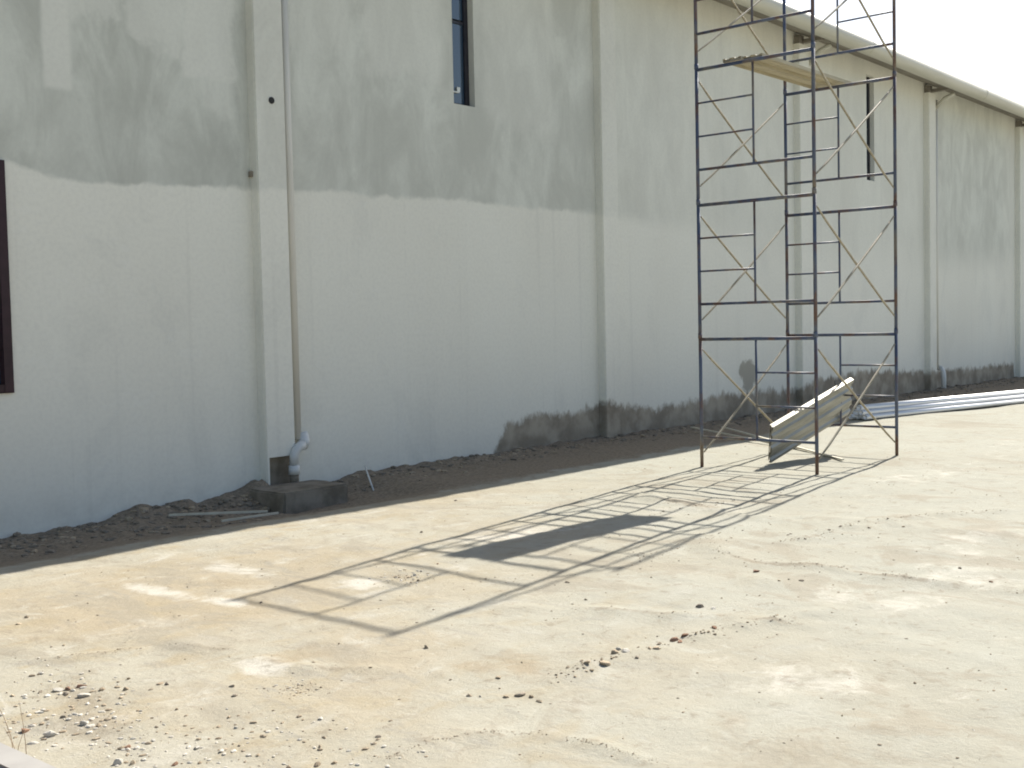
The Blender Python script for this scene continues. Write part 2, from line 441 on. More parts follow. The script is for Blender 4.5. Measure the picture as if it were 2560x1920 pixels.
def ground_height(px, py, detail=True):
    px = np.asarray(px, float); py = np.asarray(py, float)
    near = ((px > -5) & (px < 60) & (py > -5) & (py < 10.8))
    z = np.zeros(px.shape)
    if near.any():
        X, Y = px[near], py[near]
        h = 0.014 * gnoise(X, Y, 0.55, 3, 1.3)
        if detail:
            h = h + 0.007 * gnoise(X, Y, 3.1, 4, 4.1)
        # dip towards the wall left of the drain box, and a heap of soil before it
        dip = sstep(8.5, 9.5, Y) * sstep(9.6, 8.7, X) if False else sstep(8.5, 9.5, Y) * (1 - sstep(8.75, 9.4, X))
        depth = 0.115 + 0.06 * np.exp(-((X - 7.7) / 0.8) ** 2)
        h = h - depth * dip
        heap = np.interp(X, [4.4, 5.8, 6.1, 6.45, 6.8, 7.2, 7.5, 7.85, 8.0, 8.6, 9.4, 12, 33], [0.0, 0.015, 0.07, 0.145, 0.12, 0.17, 0.22, 0.33, 0.2, 0.13, 0.035, 0.03, 0.04])
        lump = 0.75 + 0.5 * gnoise(X, Y, 2.6, 3, 9.0)
        h = h + heap * lump * sstep(9.85, 10.45, Y)
        h = h + sstep(9.2, 10.0, Y) * 0.035 * gnoise(X, Y, 4.5, 3, 6.6)
        z[near] = h
    for nm, (pts, amp, wd) in LINES.items():
        dl = polydist(px, py, pts)
        nb = dl < 4 * wd
        if nb.any():
            z[nb] += amp * np.exp(-(dl[nb] / wd) ** 2) * np.clip(0.9 + 1.3 * gnoise(px[nb], py[nb], 5.0, 2, 2.2), 0, 2)
    return z

gz = ground_height(fx, fy)
flat = ~((fx > 1.0) & (fx < 60) & (fy > 0.3) & (fy < 10.8))
gz[flat] *= 0.4
gz[(fy > 10.72)] = -0.30

def ell(cx, cy, ax, ay, rot=0.0):
    c, s = math.cos(rot), math.sin(rot)
    dx, dy = fx - cx, fy - cy
    u = (dx * c + dy * s) / ax; v = (-dx * s + dy * c) / ay
    return np.exp(-(u * u + v * v))

pale = 0.9 * ell(5.08, 7.05, 0.16, 0.5) + 0.85 * ell(4.33, 6.9, 0.12, 0.5) + 0.9 * ell(4.42, 6.25, 0.10, 0.25) + 0.9 * ell(5.28, 5.96, 0.2, 0.22) \
    + 0.3 * ell(5.05, 2.75, 0.5, 0.5) + 0.3 * ell(4.8, 2.5, 0.7, 0.5) + 0.7 * ell(7.27, 6.3, 0.9, 0.35, -0.2) + 0.6 * ell(9.4, 5.9, 0.7, 0.6) \
    + 0.8 * ell(3.66, 4.87, 0.13, 0.22) + 0.5 * ell(6.8, 3.0, 0.5, 0.6) + 0.5 * ell(7.7, 2.8, 0.5, 0.5) + 0.5 * ell(12.5, 5.0, 1.2, 0.5) + 0.45 * ell(16.5, 5.0, 2.0, 0.7) \
    + 0.45 * ell(2.6, 4.75, 0.25, 0.3) + 0.35 * ell(5.9, 1.8, 0.7, 0.5) + 0.5 * ell(9.0, 3.2, 1.0, 0.5)
brown = 0.8 * ell(4.75, 6.7, 0.22, 0.3) + 0.8 * ell(3.96, 4.75, 0.25, 0.35) + 0.7 * ell(4.55, 3.85, 0.35, 0.25) + 0.7 * ell(3.11, 4.26, 0.15, 0.18) \
    + 0.6 * ell(6.06, 3.45, 0.25, 0.3) + 0.55 * ell(3.3, 6.2, 0.5, 0.5) + 0.5 * ell(4.3, 2.15, 0.5, 0.3) + 0.5 * ell(4.3, 4.2, 0.2, 0.5) \
    + 0.5 * ell(3.75, 4.95, 0.2, 0.15) + 0.4 * ell(3.0, 7.0, 0.5, 0.6) + 0.5 * ell(4.87, 2.2, 0.2, 0.15)
grit = 0.65 * ell(5.6, 5.9, 0.22, 0.30) + 0.75 * ell(2.85, 5.2, 0.16, 0.35) + 0.6 * ell(2.62, 4.8, 0.15, 0.25) + 0.55 * ell(2.9, 3.9, 0.3, 0.35) + 0.55 * ell(9.6, 5.9, 0.5, 0.3) + 0.5 * ell(3.5, 4.44, 0.12, 0.14) + 0.4 * ell(2.6, 4.6, 0.3, 0.5) \
    + 0.4 * ell(4.87, 2.2, 0.15, 0.12) + 0.5 * ell(7.27, 4.9, 0.3, 0.12) + 0.45 * ell(5.97, 5.3, 0.2, 0.15)
for nm, (pts, amp, wd) in LINES.items():
    if nm == 'windrow': continue
    dl = polydist(fx, fy, pts); nb = dl < 4 * wd
    add = np.zeros(fx.shape); add[nb] = np.exp(-(dl[nb] / (wd * 0.6)) ** 2) * np.clip(0.45 + 1.1 * gnoise(fx[nb], fy[nb], 3.0, 3, 3.3), 0, 1)
    grit = grit + add
soil = sstep(8.2, 9.1, fy) * (fy < 10.8) * ((fx > -30) & (fx < 60))  # dark soil by the wall, widened to the shadow edge to deepen its shade
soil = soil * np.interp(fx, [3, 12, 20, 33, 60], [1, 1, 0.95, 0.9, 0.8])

nx, ny = len(XS), len(YS)
me = bpy.data.meshes.new('ground')
idx = np.arange(nx * ny).reshape(nx, ny)
quads = np.stack([idx[:-1, :-1], idx[1:, :-1], idx[1:, 1:], idx[:-1, 1:]], axis=-1).reshape(-1, 4)
me.from_pydata(np.stack([fx, fy, gz], axis=1).tolist(), [], quads.tolist())
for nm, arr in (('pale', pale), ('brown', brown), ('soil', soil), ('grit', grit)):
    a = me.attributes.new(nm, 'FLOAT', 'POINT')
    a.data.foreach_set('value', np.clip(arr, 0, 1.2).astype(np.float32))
me.polygons.foreach_set('use_smooth', [True] * len(me.polygons))
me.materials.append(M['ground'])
ground = bpy.data.objects.new('ground', me)
COL.objects.link(ground)
tag(ground, 'pale dusty caliche ground of the yard', 'ground', kind='structure')

def gh(x, y):
    return float(ground_height(np.array([x]), np.array([y]))[0])

# ------------------------------------------------------------------ warehouse
bld = tag(empty('warehouse', (20, 10.5, 0)), 'long grey and white warehouse wall with pilasters, slot windows and a rounded eave gutter', 'warehouse')
WY = 10.5
X0, X1 = -14.0, 52.0
EAVE_SLOPE = -0.012
def eave(x): return 6.86 + EAVE_SLOPE * (x - 25.0)     # gutter centre height
OPEN = [(3.9, 5.18, 1.20, 3.305), (11.13, 11.53, 4.565, 6.72), (23.51, 23.885, 4.56, 6.72)]

def local(o):
    o.location = o.location - bld.location
    return o

def child(name, bm, mat, parent=bld, smooth=False):
    """mesh built in world coordinates, linked under a parent that stands anywhere"""
    o = finish(name, bm, mat, None, smooth)
    o.parent = parent
    o.matrix_parent_inverse = parent.matrix_world.inverted() if parent.matrix_world.translation.length else Matrix.Identity(4)
    return o
bpy.context.view_layer.update()

bm = bmesh.new()
gx = sorted({X0, X1} | {v for a in OPEN for v in a[:2]} | set(np.arange(-12, 52, 4.0)))
gzs = sorted({-0.4, 7.15} | {v for a in OPEN for v in a[2:]})
RE = 0.10
def wv(x, y, z):
    if z > 7: z = eave(x) + 0.165
    return bm.verts.new((x, y, z))
for xa, xb in zip(gx, gx[1:]):
    for za, zb in zip(gzs, gzs[1:]):
        cx, cz = (xa + xb) / 2, (za + zb) / 2
        if any(o[0] < cx < o[1] and o[2] < cz < o[3] for o in OPEN): continue
        bm.faces.new((wv(xa, WY, za), wv(xb, WY, za), wv(xb, WY, zb), wv(xa, WY, zb)))
bmesh.ops.remove_doubles(bm, verts=bm.verts, dist=1e-4)
for o in OPEN:
    a, b, c, d = o
    y0, y1 = WY, WY + 0.2
    for q in (((a, c), (a, d)), ((a, d), (b, d)), ((b, d), (b, c)), ((b, c), (a, c))):
        (xa, za), (xb, zb) = q
        bm.faces.new([bm.verts.new(p) for p in ((xa, y0, za), (xb, y0, zb), (xb, y1, zb), (xa, y1, za))])
bmesh.ops.remove_doubles(bm, verts=bm.verts, dist=1e-4)
child('front_wall', bm, M['wall'])
# rest of the shell
bm = bmesh.new()
box(bm, X0, X0 + 0.2, WY + 0.01, 32, -0.4, 7.0); box(bm, X1 - 0.2, X1, WY + 0.01, 32, -0.4, 6.6); box(bm, X0 + 0.21, X1 - 0.21, 31.8, 32, -0.4, 6.6)
child('side_wall', bm, M['pilaster'])
bm = bmesh.new()
def quad(*ps): bm.faces.new([bm.verts.new(p) for p in ps])
for sgn, ya, yb in ((1, 9.86, 21.0), (-1, 32.2, 21.0)):
    za0, za1 = eave(X0) + 0.10, eave(X1) + 0.10
    A = [(X0 - .3, ya, za0), (X1 + .3, ya, za1), (X1 + .3, yb, za1 + 1.3), (X0 - .3, yb, za0 + 1.3)]
    vs = [bm.verts.new(p) for p in A] + [bm.verts.new((p[0], p[1], p[2] + 0.05)) for p in A]
    for f in ((0, 1, 2, 3), (7, 6, 5, 4), (0, 4, 5, 1), (1, 5, 6, 2), (2, 6, 7, 3), (3, 7, 4, 0)): bm.faces.new([vs[i] for i in f])
roof = child('roof', bm, M['roof'])
# gutter: round-fronted sheet metal trough along the eave
bm = bmesh.new()
GYc, GR = 9.80, 0.135
GO = 0.032
prof = [(9.95, 0.13)]
for k in range(15):
    a = math.radians(70 + k * 14.3)
    prof.append((GYc + GR * math.cos(a), GO + GR * math.sin(a)))
prof += [(9.90, -0.09), (9.96, -0.06), (9.96, 0.13)]
extrude_profile(bm, prof, X0, X1, eave(X0), eave(X1))
gut = child('gutter', bm, M['gutter'], bld, True)
for p in gut.data.polygons:
    if len(p.vertices) > 4: p.use_smooth = False
for gx_ in np.arange(X0 + 5, X1, 6.21):
    bm = bmesh.new()
    ring = [(GYc + (GR + 0.004) * math.cos(math.radians(75 + k * 13)), GO + (GR + 0.004) * math.sin(math.radians(75 + k * 13))) for k in range(15)]
    ring += [(GYc + (GR - 0.01) * math.cos(math.radians(75 + k * 13)), GO + (GR - 0.01) * math.sin(math.radians(75 + k * 13))) for k in range(14, -1, -1)]
    extrude_profile(bm, ring, gx_ - 0.03, gx_ + 0.03, eave(gx_), eave(gx_))
    child('joint_band', bm, M['gutter'], gut)
bm = bmesh.new()
A = [(9.962, -0.06), (10.498, 0.13), (10.498, 0.18), (9.962, -0.01)]
extrude_profile(bm, A, X0, X1, eave(X0), eave(X1))
child('soffit', bm, M['soffit'])

# pilasters, each with a steel bracket under the gutter
PIL = [7.91 + 6.21 * k for k in range(-3, 7)]
PD = 0.125
for px in PIL:
    top = eave(px) - 0.10
    bm = bmesh.new()
    if abs(px - 7.91) < 0.1:
        box(bm, px, px + 0.40, WY - PD, WY + 0.02, 0.335, top)
        box(bm, px, px + 0.045, WY - PD, WY + 0.02, -0.4, 0.335)
        rec = bmesh.new()
        box(rec, px + 0.047, px + 0.39, WY - 0.03, WY + 0.02, -0.4, 0.333)
    else:
        box(bm, px, px + 0.40, WY - PD, WY + 0.02, -0.4, top)
        rec = None
    bmesh.ops.bevel(bm, geom=[e for e in bm.edges if abs((e.verts[0].co - e.verts[1].co).normalized().z) > 0.9], offset=0.012, segments=2, affect='EDGES')
    pil = child('pilaster', bm, M['pilaster'])
    if rec is not None: child('broken_base', rec, M['concrete'], pil)
    bm = bmesh.new()
    box(bm, px + 0.02, px + 0.20, WY - PD + 0.004, WY - 0.01, top + 0.002, eave(px) + 0.06)
    box(bm, px + 0.14, px + 0.26, 10.0, WY - PD + 0.003, eave(px) - 0.075, eave(px) - 0.01)
    child('gutter_bracket', bm, M['dark_steel'], pil)
    if px > 20 and px < 40:
        bm = bmesh.new()
        path_tube(bm, [(px + 0.47, 9.98, eave(px) - 0.13), (px + 0.47, 10.2, eave(px) - 0.2), (px + 0.47, 10.44, eave(px) - 0.42)], 0.045, 10)
        child('outlet_pipe', bm, M['gutter'], bld, True)
# weep hole in the first pilaster
bm = bmesh.new()
bmesh.ops.create_cone(bm, cap_ends=True, segments=12, radius1=0.037, radius2=0.037, depth=0.012,
                      matrix=Matrix.Translation((8.125, WY - PD - 0.003, 4.20)) @ Matrix.Rotation(math.pi / 2, 4, 'X'))
child('weep_pipe', bm, M['hollow'])
bm = bmesh.new()
box(bm, 7.878, 7.908, WY - 0.05, WY - 0.01, 3.37, 3.43)
child('cable_clip', bm, M['concrete'])

# downpipe beside the first pilaster ending in a white elbow
bm = bmesh.new()
PX, PY = 8.385, 10.43
path_tube(bm, [(PX - 0.005, PY, 0.50), (PX - 0.005, PY, eave(8) - 0.1)], 0.045, 14)
dp = child('downpipe', bm, M['pipe_painted'], bld, True)
bm = bmesh.new()
el = [(PX + 0.06, PY + 0.0, 0.56), (PX + 0.065, PY - 0.02, 0.51), (PX + 0.05, PY - 0.05, 0.465), (PX + 0.0, PY - 0.085, 0.435)]
path_tube(bm, el, 0.06, 16, True, [0.064, 0.066, 0.064, 0.062])
child('elbow', bm, M['pvc'], dp, True)
bm = bmesh.new()
el = [(PX + 0.002, PY - 0.083, 0.437), (PX - 0.05, PY - 0.09, 0.425), (PX - 0.10, PY - 0.09, 0.39), (PX - 0.13, PY - 0.09, 0.33), (PX - 0.135, PY - 0.09, 0.235)]
path_tube(bm, el, 0.05, 16, True, [0.060, 0.052, 0.050, 0.050, 0.050])
child('elbow', bm, M['pvc'], dp, True)
bm = bmesh.new()
tube(bm, (PX - 0.135, PY - 0.09, 0.225), (PX - 0.135, PY - 0.09, 0.125), 0.062, 16)
child('coupling', bm, M['pvc'], dp, True)
bm = bmesh.new()
tube(bm, (PX - 0.135, PY - 0.09, 0.125), (PX - 0.135, PY - 0.09, 0.02), 0.05, 16)
child('pipe_stub', bm, M['concrete'], dp, True)
# second rain pipe far along the wall
bm = bmesh.new()
path_tube(bm, [(27.18, 10.44, 0.52), (27.17, 10.36, 0.50), (27.12, 10.30, 0.42), (27.10, 10.28, 0.30), (27.10, 10.28, -0.1)], 0.055, 12)
dp2 = child('downpipe', bm, M['pvc'], bld, True)
bm = bmesh.new()
path_tube(bm, [(27.05, 10.43, 0.5), (27.05, 10.43, eave(27) - 0.2)], 0.05, 12)
child('downpipe', bm, M['pipe_painted'], bld, True)

# windows
def slot_window(a, b, c, d):
    fy = WY + RE
    bm = bmesh.new()
    fw_ = 0.035
    box(bm, a + 0.001, a + fw_, fy, fy + 0.05, c + 0.001, d - 0.001)
    box(bm, b - 0.075, b - 0.001, fy - 0.005, fy + 0.05, c + 0.001, d - 0.001)
    box(bm, a + fw_, b - 0.075, fy, fy + 0.05, c + 0.001, c + 0.035)
    box(bm, a + fw_, b - 0.075, fy, fy + 0.05, d - 0.04, d - 0.001)
    w = child('window', bm, M['frame'])
    step = (d - c) / 2.0
    for k in range(2):
        bm = bmesh.new()
        z0 = c + 0.04 + k * step
        z1 = min(c + (k + 1) * step - 0.02, d - 0.045)
        box(bm, a + fw_ + 0.002, b - 0.077, fy + 0.02, fy + 0.026, z0, z1)
        child('pane', bm, M['glass'], w)
    bm = bmesh.new()
    box(bm, a + fw_ + 0.001, b - 0.076, fy + 0.006, fy + 0.04, c + step - 0.018, c + step + 0.016)
    child('crossbar', bm, M['frame'], w)
    bm = bmesh.new()
    box(bm, a + 0.05, a + 0.20, fy - 0.012, fy + 0.018, c + 0.17, c + 0.185)
    box(bm, a + 0.17, a + 0.225, fy - 0.004, fy + 0.018, c + 0.186, c + 0.245)
    child('latch', bm, M['latch'], w)
    return w
slot_window(*OPEN[1]); slot_window(*OPEN[2])
a, b, c, d = OPEN[0]
bm = bmesh.new()
box(bm, a + .001, a + .08, WY - 0.03, WY + 0.10, c + .001, d - .001); box(bm, b - 0.085, b - .001, WY - 0.03, WY + 0.10, c + .001, d - .001)
box(bm, a + .08, b - .085, WY - 0.025, WY + 0.10, c + .001, c + .08); box(bm, a + .08, b - .085, WY - 0.025, WY + 0.10, d - .08, d - .001)
w = child('window', bm, M['maroon'])
bm = bmesh.new(); box(bm, a + .082, b - .087, WY + 0.05, WY + 0.056, c + .082, d - .082); child('pane', bm, M['glass'], w)
bm = bmesh.new(); box(bm, (a + b) / 2 - .03, (a + b) / 2 + .03, WY + 0.0, WY + 0.045, c + .082, d - .082); child('mullion', bm, M['maroon'], w)

# ------------------------------------------------------------------ scaffold
SX, SY = 11.956, 7.405           # post A foot
W, L, H = 1.466, 2.151, 1.56
ZB, ZT = 0.352, 1.5016
TR = 0.0205
tower = tag(empty('scaffold_tower', (SX, SY, 0)), 'tall blue and rusty tubular scaffold tower standing free on the pale yard before the wall', 'scaffold')
bpy.context.view_layer.update()

def msh(name, fn, mat, smooth=True):
    bm = bmesh.new(); fn(bm)
    me = bpy.data.meshes.new(name); bm.normal_update(); bm.to_mesh(me); bm.free(); me.materials.append(mat)
    if smooth:
        for p in me.polygons: p.use_smooth = len(p.vertices) == 4
    return me
IP = -W * 0.5
def leg_fn(bm):
    path_tube(bm, [(0, 0, 0.0), (0, 0, H - 0.004)], TR, 10)
    for z in (0.17, 1.38):
        tube(bm, (0.0, 0, z), (0.055, 0, z), 0.007, 6)
    tube(bm, (0, 0, H - 0.05), (0, 0, H + 0.012), TR + 0.004, 10)
ME = {
    'leg': msh('leg', leg_fn, M['scaffold']),
    'top_bar': msh('top_bar', lambda bm: tube(bm, (0, 0, ZT), (0, -W, ZT), 0.020, 10), M['scaffold']),
    'bottom_bar': msh('bottom_bar', lambda bm: tube(bm, (0, 0, ZB), (0, -W, ZB), 0.0165, 10), M['scaffold']),
    'inner_post': msh('inner_post', lambda bm: tube(bm, (0, IP, ZB), (0, IP, ZT), 0.0135, 8), M['scaffold']),
    'rung': msh('rung', lambda bm: tube(bm, (0, 0, 0), (0, IP, 0), 0.0115, 8), M['scaffold']),
}
def link_mesh(name, me, parent, loc=(0, 0, 0), rz=0.0):
    o = bpy.data.objects.new(name, me); COL.objects.link(o); o.parent = parent; o.location = loc; o.rotation_euler.z = rz
    return o
def build_frame(x, level, flip, mirror):
    f = link_mesh('frame', ME['top_bar'], tower, (x, 0, level * H))
    rz = math.pi if mirror else 0.0
    link_mesh('bottom_bar', ME['bottom_bar'], f)
    for y in (0, -W): link_mesh('leg', ME['leg'], f, (0, y, 0), rz)
    link_mesh('inner_post', ME['inner_post'], f)
    for k in (1, 2):
        z = ZB + (ZT - ZB) * k / 3.0
        link_mesh('rung', ME['rung'], f, (0, IP if flip else 0, z))
    return f
for lv, (fa, fd) in enumerate(((True, True), (False, False), (False, False), (False, True))):
    build_frame(0.0, lv, fa, False)
    build_frame(L, lv, fd, True)
def brace_fn(sign):
    def fn(bm):
        z0, z1 = (1.38, 0.17) if sign > 0 else (0.17, 1.38)
        o = 0.016 * sign
        a = Vector((0.05, 0, z0)); b = Vector((L - 0.05, 0, z1))
        pts = [a + (b - a) * t + Vector((0, o * min(1, 6 * min(t, 1 - t)), 0)) for t in (0, 0.03, 0.12, 0.5, 0.88, 0.97, 1)]
        path_tube(bm, pts, 0.0115, 8, True, [0.009, 0.010, 0.013, 0.013, 0.013, 0.010, 0.009])
    return fn
BR = {s: msh('cross_brace', brace_fn(s), M['brace']) for s in (1, -1)}
for lv in range(4):
    for y in (0.0, -W):
        for s in (1, -1):
            link_mesh('cross_brace', BR[s], tower, (0, y, lv * H))

# platform: two deck planks resting on the third lift's top bars
def deck_mesh(name, length, width, mat, th=0.045, ribs=4, gd=0.012):
    """channel plank: ribbed web, two folded flanges; length along X, width along Y, top at z=0"""
    bm = bmesh.new()
    prof = [(-width / 2, -th), (-width / 2, 0.0)]
    n = ribs
    for k in range(n):
        y0 = -width / 2 + width * (k + 0.22) / n; y1 = -width / 2 + width * (k + 0.78) / n
        prof += [(y0, 0.0), (y0 + 0.16 * width / n, -gd), (y1 - 0.16 * width / n, -gd), (y1, 0.0)]
    prof += [(width / 2, 0.0), (width / 2, -th)]
    t = 0.004
    inner = [(y * (1 - 2 * t / width), z - t if -th < z else z) for y, z in prof]
    full = prof + [(p[0], p[1]) for p in inner[::-1]]
    A = [bm.verts.new((0, y, z)) for y, z in full]; B = [bm.verts.new((length, y, z)) for y, z in full]
    m = len(full)
    for k in range(m):
        bm.faces.new((A[k], A[(k + 1) % m], B[(k + 1) % m], B[k]))
    h = len(prof)
    for V in (A, B):
        for k in range(h - 1):
            bm.faces.new((V[k], V[k + 1], V[m - 2 - k], V[m - 1 - k]))
    bmesh.ops.recalc_face_normals(bm, faces=bm.faces)
    me = bpy.data.meshes.new(name); bm.to_mesh(me); bm.free(); me.materials.append(mat)
    return me
def end_mesh(width, th):
    bm = bmesh.new(); box(bm, 0, 0.012, -width / 2 + 0.006, width / 2 - 0.006, -th + 0.004, -0.02)
    me = bpy.data.meshes.new('end_plate'); bm.normal_update(); bm.to_mesh(me); bm.free(); me.materials.append(M['dark_steel'])
    return me
PZ = 2 * H + ZT + 0.020
pw = 0.235
pm = deck_mesh('deck_plank', 2.36, pw, M['platform'], 0.04, 2)
pe = end_mesh(pw, 0.04)
for i, (px, py, lab) in enumerate(((11.97, 6.675, 'yellowish deck plank high on the scaffold, on the side away from the wall'),
                                   (11.92, 6.915, 'yellowish deck plank high on the scaffold, on the side towards the wall'))):
    o = bpy.data.objects.new('deck_plank', pm); COL.objects.link(o); o.location = (px, py, PZ + 0.041)
    tag(o, lab, 'plank', 'deck planks laid across the scaffold')
    for ex in (0.004, 2.344):
        link_mesh('end_plate', pe, o, (ex, 0, 0))

# metal deck planks leaning inside the foot of the scaffold
ang = math.atan2(0.385, 1.50)
lw = 0.47
lm = deck_mesh('leaning_plank', 1.90, lw, M['deck_metal'], 0.030, 3, 0.02)
le = end_mesh(lw, 0.030)
R = Matrix.Rotation(-ang, 4, 'Y')
base_dir = Vector((1.50, -0.13, 0)).normalized()
yawp = math.atan2(base_dir.y, base_dir.x)
labs = ('ribbed metal plank standing on edge inside the scaffold, front one facing the yard',
        'ribbed metal plank propped on edge inside the scaffold, behind the front one',
        'rear ribbed metal plank propped on edge inside the scaffold, nearest the wall')
for i in range(2):
    o = bpy.data.objects.new('leaning_plank', lm); COL.objects.link(o)
    # local: X length, Y width, Z thickness (web at top). stand on edge: width vertical, web facing the yard (-Y)
    stand = Matrix(((1, 0, 0, 0), (0, 0, 1, 0), (0, 1, 0, 0), (0, 0, 0, 1)))
    stand = Matrix.Rotation(math.pi / 2, 4, 'X')       # width (Y) -> Z, thickness top (Z) -> -Y
    lean = Matrix.Rotation(math.radians(-14 + 0.5 * i), 4, 'X')
    x0 = 12.56 + (0.0, 0.05, 0.09)[i]; y0 = 6.83 + 0.042 * i
    lift = Matrix.Translation((0, 0, lw / 2))
    o.matrix_world = Matrix.Translation((x0, y0, 0.015 + math.tan(ang) * (0.0, 0.05, 0.09)[i])) @ Matrix.Rotation(yawp, 4, 'Z') @ Matrix.Rotation(-ang, 4, 'Y') @ lean.inverted() @ lift @ stand
    tag(o, labs[i], 'plank', 'metal planks propped inside the scaffold')
    for ex in (0.004, 1.884):
        link_mesh('end_plate', le, o, (ex, 0, 0))

# ------------------------------------------------------------------ galvanised pipes on the ground
pd = Vector((4.65, -0.98, 0)).normalized()
pn = Vector((-pd.y, pd.x, 0))
PR = 0.043
def gp_fn(bm):
    n = 14; Lp = 6.0
    ring = lambda x, r: [bm.verts.new((x, r * math.cos(2 * math.pi * k / n), r * math.sin(2 * math.pi * k / n))) for k in range(n)]
    a, b, c, d = ring(0, PR), ring(Lp, PR), ring(0, PR * .88), ring(0.25, PR * .88)
    e, f = ring(Lp, PR * .88), ring(Lp - 0.25, PR * .88)
    for p, q in ((a, b), (c, a), (d, c), (b, e), (e, f)):
        for k in range(n): bm.faces.new((p[k], p[(k + 1) % n], q[(k + 1) % n], q[k]))
    bm.faces.new(d); bm.faces.new(f[::-1])
    bmesh.ops.recalc_face_normals(bm, faces=bm.faces)
gp = msh('galvanised_pipe', gp_fn, M['galv'])
rows = (4, 3, 2)
names = {0: 'bottom', 1: 'middle', 2: 'top'}
for r, cnt in enumerate(rows):
    for k in range(cnt):
        off = (k + r * 0.5) * PR * 2.04
        st = Vector((18.72, 8.42, 0)) + pn * off + pd * random.uniform(-0.06, 0.12)
        o = bpy.data.objects.new('galvanised_pipe', gp); COL.objects.link(o)
        o.location = (st.x, st.y, PR + 0.012 + r * PR * 1.76)
        o.rotation_euler = (random.uniform(0, 6), 0, math.atan2(pd.y, pd.x))
        where = ('nearest the yard' if k == 0 else 'nearest the wall' if k == cnt - 1 else 'second from the yard' if k == 1 else 'third from the yard')
        if cnt == 3 and k == 1: where = 'the middle one'
        tag(o, 'shiny galvanised pipe in the %s layer of the stack, %s' % (names[r], where), 'pipe', 'galvanised pipes stacked beside the wall')

# ------------------------------------------------------------------ drain box and bits along the wall
bm = bmesh.new()
box(bm, 7.60, 8.48, 9.70, 10.31, -0.32, 0.045)
bmesh.ops.bevel(bm, geom=list(bm.edges), offset=0.02, segments=2, affect='EDGES')
bmesh.ops.subdivide_edges(bm, edges=list(bm.edges), cuts=2, use_grid_fill=True)
for v in bm.verts: v.co += Vector((noise.noise(v.co * 4), noise.noise(v.co * 4 + Vector((9, 0, 0))), noise.noise(v.co * 4 + Vector((0, 9, 0))))) * 0.014
dbox = finish('drain_box', bm, M['concrete'], None, False)
tag(dbox, 'low rough concrete drain box under the white pipe elbow at the foot of the wall', 'drain box')

def stick(name, pts, r, mat, label, cat, group=None, seg=6, radii=None):
    bm = bmesh.new(); path_tube(bm, pts, r, seg, True, radii)
    o = finish(name, bm, mat, None, True, pts[0])
    return tag(o, label, cat, group)
def lath(name, a, b, w, t, mat, label, cat, group=None):
    a, b = Vector(a), Vector(b); d = (b - a); Ln = d.length; d.normalize()
    s = d.cross(Vector((0, 0, 1))).normalized(); u = s.cross(d)
    bm = bmesh.new(); vs = box(bm, 0, Ln, -w / 2, w / 2, 0, t)
    me = bpy.data.meshes.new(name); bm.normal_update(); bm.to_mesh(me); bm.free(); me.materials.append(mat)
    o = bpy.data.objects.new(name, me); COL.objects.link(o)
    o.matrix_world = Matrix(((d.x, s.x, u.x, a.x), (d.y, s.y, u.y, a.y), (d.z, s.z, u.z, a.z), (0, 0, 0, 1)))
    return tag(o, label, cat, group)
lath('timber_lath', (6.42, 9.98, gh(6.42, 9.98) + 0.07), (7.32, 9.62, gh(7.32, 9.62) + 0.06), 0.02, 0.02, M['strip'], 'pale thin lath left of the drain box, the upper of two on the soil', 'lath', 'thin laths beside the drain box')
lath('timber_lath', (6.72, 9.55, gh(6.72, 9.55) + 0.02), (7.36, 9.50, gh(7.36, 9.5) + 0.05), 0.02, 0.02, M['strip'], 'pale thin lath left of the drain box, the lower and shorter of two', 'lath', 'thin laths beside the drain box')
stick('steel_rod', [(8.93, 9.78, gh(8.93, 9.78) - 0.03), (9.12, 10.15, 0.14)], 0.010, M['pvc'], 'short pale rod stuck slanting in the soil right of the drain box', 'rod')
lath('timber_lath', (16.05, 9.56, 0.05), (13.32, 6.28, gh(13.32, 6.28) + 0.012), 0.035, 0.018, M['strip'], 'long pale lath running from the wall shade under the scaffold, the longer one', 'lath', 'long laths lying through the scaffold')
lath('timber_lath', (15.72, 9.92, 0.06), (14.05, 7.12, gh(14.05, 7.12) + 0.012), 0.035, 0.018, M['strip'], 'pale lath reaching out of the wall shade under the scaffold, the shorter one', 'lath', 'long laths lying through the scaffold')
# two dark stakes against the wall behind the scaffold
for i, (sx_, hz, lab) in enumerate(((20.7, 0.55, 'dark short stake against the damp wall foot, left one behind the scaffold'), (21.5, 0.5, 'dark short stake against the damp wall foot, right one behind the scaffold'))):
    lath('wooden_stake', (sx_, 10.22, -0.03), (sx_ + 0.03, 10.30, hz), 0.05, 0.03, M['dark_steel'], lab, 'stake', 'dark stakes at the wall foot')

